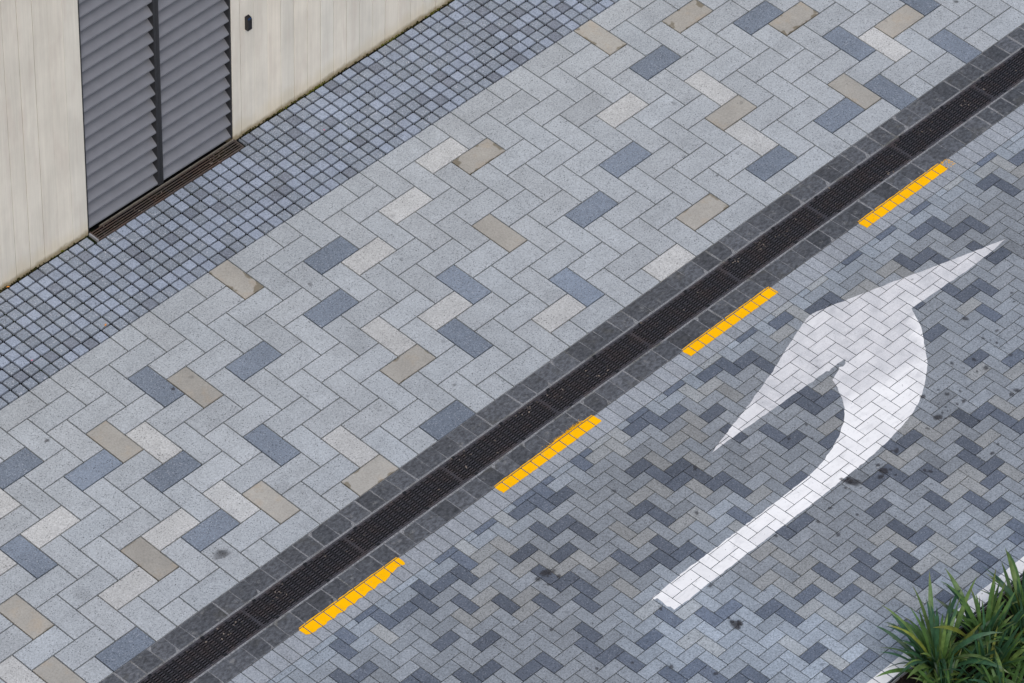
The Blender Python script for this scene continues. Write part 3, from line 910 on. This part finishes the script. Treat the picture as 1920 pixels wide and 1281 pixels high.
# ------------------------------------------------------------------ louvred double doors
Z0, ZT, PITCH = 0.165, 4.1, 0.1281
def door(x0, x1, left_stile, right_stile, label, slat_col):
    root = empty('louvre_door', ((x0 + x1) / 2, WALL_Y, 0.127)); tag(root, label, 'door', 'louvred double doors')
    cx = (x0 + x1) / 2
    def bx(name, *a, mat=M_DARK):
        m = MB(); m.box(*a); return link(name, m.mesh(name, mat), root)
    bx('stile', x0 - cx, x0 + left_stile - cx, 0.004, 0.16, 0.012, ZT)
    bx('stile', x1 - right_stile - cx, x1 - cx, 0.004, 0.16, 0.012, ZT)
    bx('bottom_rail', x0 + left_stile - cx, x1 - right_stile - cx, 0.030, 0.10, 0.006, 0.030)
    a, b = x0 + left_stile - cx + 0.0005, x1 - right_stile - cx - 0.0005
    m = MB()
    prof = [(0.008, -0.008), (0.0085, 0.004), (0.125, 0.102), (0.125, 0.0995), (0.011, 0.001), (0.011, -0.008)]
    n = len(prof)
    for q in range(n):
        (ya, za), (yb, zb) = prof[q], prof[(q + 1) % n]
        m.poly([(a, ya, za), (b, ya, za), (b, yb, zb), (a, yb, zb)][::-1])
    m.poly([(a, y, z) for y, z in prof][::1]); m.poly([(b, y, z) for y, z in prof][::-1])
    me = m.mesh('slat', M_SLAT)
    k = 0
    while 0.03 + k * PITCH < ZT - 0.127 - 0.1:
        z = (Z0 - 0.127) + k * PITCH - 0.004
        link('slat', me, root, (0, rnd.gauss(0, 0.0008), z + rnd.gauss(0, 0.0012)), (rnd.gauss(0, 0.006), rnd.gauss(0, 0.0012), 0))
        k += 1
    return root
door(DX0 + 0.007, -0.8075, 0.008, 0.026, 'left leaf of the tall grey louvred door, with the bent lower slats', None)
door(-0.8055, DX1 - 0.002, 0.026, 0.012, 'right leaf of the tall grey louvred door, nearer the small black wall box', None)

# threshold grate in front of the doors
tg = empty('threshold_grate', FOOT[0], FOOT[1])
tag(tg, 'narrow rusty brown drain grate at the foot of the louvred doors', 'drain grate')
ya, yb = ly(GY), ly(2.117)
f = MB(); f.box(GX0, GX1, ya, ya + 0.010, -0.03, 0.002); f.box(GX0, GX0 + 0.008, ya + 0.0101, yb, -0.03, 0.002); f.box(GX1 - 0.008, GX1, ya + 0.0101, yb, -0.03, 0.002)
link('frame', f.mesh('frame', M_RUST), tg)
m = MB(); m.box(GX0 + 0.0085, GX1 - 0.0085, -0.0030, 0.0030, -0.007, 0.0)
me = m.mesh('bar', M_RUST)
for k in range(4): link('bar', me, tg, (0, ya + 0.0275 + k * 0.0235, 0.0005))
m = MB()
for k in range(9): m.box(GX0 + 0.08 + k * 0.168, GX0 + 0.090 + k * 0.168, ya + 0.0102, yb - 0.008, -0.02, -0.008)
tag(link('cross_rods', m.mesh('cross_rods', M_ROD), tg), kind='stuff')
m = MB(); m.poly([(GX0, ya, -0.08), (GX1, ya, -0.08), (GX1, yb + 0.16, -0.08), (GX0, yb + 0.16, -0.08)])
link('trough', m.mesh('trough', M_PIT), tg)
m = MB(); m.box(GX0 - 0.016, GX0 - 0.004, ya + 0.002, yb - 0.012, -0.02, 0.004)
link('end_strip', m.mesh('end_strip', M_ALU), tg)
m = MB(); m.box(GX0 + 0.10, GX1 - 0.004, yb - 0.0055, yb + 0.001, -0.03, 0.006)
link('edge_strip', m.mesh('edge_strip', steel_mat('weathered_sill', lin(120, 116, 108), lin(92, 84, 72), 0.7)), tg)

# small black box on the wall
bxr = empty('wall_box', (0.112, WALL_Y, 1.205)); tag(bxr, 'small black box fixed to the right concrete wall near its top', 'wall box')
m = MB()
prof = [(0.001, -0.062), (-0.034, -0.062), (-0.038, -0.056), (-0.038, 0.040), (-0.030, 0.056), (0.001, 0.064)]
for sx in (-1, 1):
    m.poly([(sx * 0.020, y, z) for y, z in (prof if sx < 0 else prof[::-1])][::-1])
for q in range(len(prof)):
    (y0, z0), (y1, z1) = prof[q], prof[(q + 1) % len(prof)]
    m.poly([(-0.020, y0, z0), (0.020, y0, z0), (0.020, y1, z1), (-0.020, y1, z1)])
casing = link('casing', m.mesh('casing', M_BLACK), bxr)
m = MB(); m.poly([(-0.017, -0.0362, 0.0445), (0.017, -0.0362, 0.0445), (0.016, -0.0305, 0.0562), (-0.016, -0.0305, 0.0562)])
link('lens', m.mesh('lens', simple_mat('blue_black_lens', lin(18, 46, 84), 0.12, 0.6)), casing)

# ------------------------------------------------------------------ planter
PY = -5.101
m = MB(); m.box(XA, XB, PY - 0.003, PY + 0.001, ground_z(PY) - 0.1, ground_z(PY) + 0.012)
tag(link('planter_edging', m.mesh('planter_edging', M_ALU)), 'thin pale metal edging strip along the planter', 'edging')
m = MB()
nx, ny = 130, 22
for b in range(ny + 1):
    for a in range(nx + 1):
        x = XA + (XB - XA) * a / nx; y = -5.0785 - 2.2 * b / ny
        zz = ground_z(y) - 0.018 + (0.0 if b == 0 else rnd.uniform(-.012, .018))
        m.v.append((x, y, zz))
for b in range(ny):
    for a in range(nx):
        q = b * (nx + 1) + a
        m.f.append((q, q + nx + 1, q + nx + 2, q + 1))
tag(link('planter_soil', m.mesh('planter_soil', M_SOIL, True)), 'dark planter soil under the strap leaved plants', 'soil', kind='structure')
m = MB()
for k in range(1500):
    x, y = rnd.uniform(-2.0, 2.2), rnd.uniform(-6.6, -5.11)
    s, t = rnd.uniform(0.006, 0.02), rnd.uniform(0, 6.28)
    z = ground_z(y) + rnd.uniform(-0.008, 0.012)
    dx, dy = math.cos(t) * s, math.sin(t) * s
    w = rnd.uniform(0.25, 0.5)
    m.poly([(x - dx, y - dy, z), (x + dy * w, y - dx * w, z + rnd.uniform(0, .008)), (x + dx, y + dy, z + rnd.uniform(-.003, .008)), (x - dy * w, y + dx * w, z + rnd.uniform(0, .006))])
tag(link('bark_mulch', m.mesh('bark_mulch', simple_mat('bark', lin(44, 35, 30), 0.9, 0.1, 0, 0.5, 60))), 'loose dark bark chips on the planter soil', 'mulch', kind='stuff')

# strap leaves: a small family of shared leaf meshes
def leaf_mesh(L, W, bend, twist):
    n = 9
    vs, fs, uv = [], [], []
    x, z, a = 0.0, 0.0, 0.0
    for k in range(n + 1):
        t = k / n
        w = W * (0.55 + 0.9 * t if t < 0.35 else 0.865 + 0.135 * math.sin((t - .35) / .3 * 1.57) if t < 0.65 else (1 - ((t - .65) / .35) ** 1.7)) * 0.5
        w = max(w, 0.0006)
        tw = twist * t
        cy, sy = math.cos(tw), math.sin(tw)
        px, pz = math.cos(a), -math.sin(a)
        fold = 0.30 * w * (1 - 0.6 * t)
        for s in (-1, 0, 1):
            lx = (fold if s else 0.0)
            oy = s * w * cy
            ox = lx * px + s * w * sy * px
            vs.append((x + ox, oy, z + lx * pz + s * w * sy * pz)); uv.append(((s + 1) / 2, t))
        a = bend * (t + 0.5 / n) ** 1.6
        x += L / n * math.sin(a); z += L / n * math.cos(a)
    for k in range(n):
        for s in (0, 1):
            q = k * 3 + s
            fs.append((q, q + 1, q + 4, q + 3))
    me = bpy.data.meshes.new('leaf'); me.from_pydata(vs, [], fs)
    ul = me.uv_layers.new(name='UVMap')
    for lp in me.loops: ul.data[lp.index].uv = uv[lp.vertex_index]
    me.materials.append(M_LEAF); me.shade_smooth(); me.update()
    return me
LEAVES = [leaf_mesh(rnd.uniform(0.85, 1.05), rnd.uniform(0.042, 0.058), rnd.uniform(0.25, 1.9), rnd.uniform(-0.9, 0.9)) for _ in range(26)]
PLANTS = ((-0.46, -5.27, 112, 0.64, 'green strap leaved clump spilling over the white edge line, leftmost of the plants'),
          (-0.06, -5.36, 80, 0.60, 'upright green strap leaved clump right of the leftmost clump'),
          (0.32, -5.41, 66, 0.56, 'strap leaved clump near the metal edging by the right edge'),
          (-0.26, -5.56, 70, 0.52, 'strap leaved clump at the bottom edge in front of the leftmost clump'),
          (0.10, -5.64, 66, 0.56, 'strap leaved clump in the bottom right corner'),
          (0.66, -5.50, 46, 0.54, 'strap leaved clump cut off by the right edge'),
          (-0.60, -5.46, 60, 0.48, 'low strap leaved clump at the very bottom, left of the others'),
          (-0.42, -5.84, 44, 0.58, 'strap leaved clump mostly below the picture, only leaf tips showing at the bottom edge'),
          (0.44, -5.74, 44, 0.60, 'strap leaved clump mostly beyond the right edge, behind the corner clump'))
G1, G2, G3, G4 = lin(78, 110, 56), lin(54, 90, 62), lin(104, 130, 70), lin(118, 128, 54)
for (px, py, n, L, lab) in PLANTS:
    root = empty('strap_leaf_plant', (px, py, ground_z(py) - 0.02)); tag(root, lab, 'plant', 'strap leaved plants in the planter')
    for k in range(n):
        t = rnd.uniform(0, 6.283)
        r = abs(rnd.gauss(0, 0.05))
        s = L * rnd.uniform(0.6, 1.12) * (0.8 if k % 5 == 0 else 1.0)
        lean = abs(rnd.gauss(0.16, 0.20)) + r * 2.0
        o = link('leaf', LEAVES[rnd.randrange(len(LEAVES))], root, (r * math.cos(t), r * math.sin(t), 0), (0, lean, t + rnd.gauss(0, 0.25)))
        o.scale = (s, s * rnd.uniform(0.85, 1.15) / 0.9, s)
        z = rnd.random()
        c = G1 if z < 0.42 else G2 if z < 0.84 else G3 if z < 0.975 else G4
        kk = rnd.uniform(0.7, 1.15)
        o.color = (c[0] * kk, c[1] * kk, c[2] * kk, 1)

# the planting goes on along the bed beyond the picture
m = MB()
for (px, py) in [(1.05 + 0.42 * k, -5.42 - 0.12 * (k % 2)) for k in range(16)] + [(1.0 + 0.45 * k, -5.85) for k in range(14)] + [(-1.0 - 0.45 * k, -6.05 - 0.1 * (k % 2)) for k in range(13)]:
    for k in range(40):
        t, r, sc = rnd.uniform(0, 6.283), abs(rnd.gauss(0, 0.05)), rnd.uniform(0.36, 0.62)
        mx = Matrix.Translation((px + r * math.cos(t), py + r * math.sin(t), ground_z(py) - 0.02)) @ Matrix.Rotation(t, 4, 'Z') @ Matrix.Rotation(abs(rnd.gauss(0.16, 0.2)) + 2 * r, 4, 'Y') @ Matrix.Scale(sc, 4)
        me = LEAVES[rnd.randrange(len(LEAVES))]
        n = len(m.v)
        m.v += [tuple(mx @ v.co) for v in me.vertices]
        m.f += [tuple(n + i for i in q.vertices) for q in me.polygons]
far = link('planting', m.mesh('planting', M_LEAF, True)); far.color = (*lin(66, 98, 54), 1)
tag(far, 'mass of green strap leaves further along the planter', 'planting', kind='stuff')

# ------------------------------------------------------------------ small litter
def fallen(x, y, s, mat, name, lab, cat):
    m = MB()
    z = ground_z(y) + 0.004
    a = rnd.uniform(0, 3)
    pts = []
    for k, (lx, w) in enumerate(((-1, 0.05), (-0.5, 0.4), (0.1, 0.5), (0.6, 0.32), (1, 0.03))):
        pts.append((lx, w))
    rot = lambda u, v: (x + s * (u * math.cos(a) - v * math.sin(a)), y + s * (u * math.sin(a) + v * math.cos(a)))
    for q in range(4):
        (l0, w0), (l1, w1) = pts[q], pts[q + 1]
        for sg in (-1, 1):
            p0, p1, p2, p3 = rot(l0, 0), rot(l1, 0), rot(l1, sg * w1), rot(l0, sg * w0)
            h = [z + 0.1 * s, z + 0.12 * s, z + 0.5 * s, z + 0.45 * s]
            m.poly([(p0[0], p0[1], h[0]), (p1[0], p1[1], h[1]), (p2[0], p2[1], h[2]), (p3[0], p3[1], h[3])])
    tag(link(name, m.mesh(name, mat)), lab, cat)
fallen(-2.395, 2.092, 0.014, M_ORANGE, 'fallen_leaf', 'tiny orange leaf against the foot of the left wall', 'leaf')
fallen(-2.143, 1.305, 0.014, M_ORANGE, 'fallen_leaf', 'tiny orange leaf lying on the cobbles near the slabs', 'leaf')
fallen(0.534, 1.713, 0.009, M_PINK, 'petal', 'tiny pink petal on the cobbles right of the doors', 'petal')
fallen(-2.782, 1.406, 0.009, M_PINK, 'petal', 'tiny pink petal on the cobbles at the left edge', 'petal')
m = MB()
SPOTS = [(-3.58, -1.50), (-3.09, -1.47), (-0.5, -1.42), (1.75, -1.44), (2.25, -1.50), (2.0, -1.47), (3.3, -1.60), (3.9, -1.5), (4.4, -1.52), (-1.2, -1.43), (0.1, -1.56)]
for k in range(240):
    if rnd.random() < 0.5:
        c = rnd.choice(SPOTS); x, y = c[0] + rnd.gauss(0, 0.05), c[1] + rnd.gauss(0, 0.03)
    else: x, y = rnd.uniform(-4.5, 5.8), rnd.uniform(-1.64, -1.39)
    if not -1.645 < y < -1.385: continue
    s, t = abs(rnd.gauss(0.003, 0.004)) + 0.002, rnd.uniform(0, 6.28)
    z = ground_z(y) + 0.002
    dx, dy = math.cos(t) * s, math.sin(t) * s
    w = rnd.uniform(0.3, 0.8)
    m.poly([(x - dx, y - dy, z), (x + dy * w, y - dx * w, z + 0.003), (x + dx, y + dy, z + 0.002), (x - dy * w, y + dx * w, z + 0.004)])
for k in range(60):
    x, y = rnd.uniform(GX0, GX1), rnd.uniform(2.01, 2.10)
    if rnd.random() < 0.5: x = -0.28 + rnd.gauss(0, 0.09)
    s, t = abs(rnd.gauss(0.004, 0.003)) + 0.002, rnd.uniform(0, 6.28)
    z = ground_z(y) + 0.003
    dx, dy = math.cos(t) * s, math.sin(t) * s
    m.poly([(x - dx, y - dy, z), (x + dy * .5, y - dx * .5, z + 0.003), (x + dx, y + dy, z + 0.002), (x - dy * .5, y + dx * .5, z + 0.004)])
tag(link('litter', m.mesh('litter', M_LITTER)), 'crumbs of dry leaf caught on the drain grates', 'litter', kind='stuff')
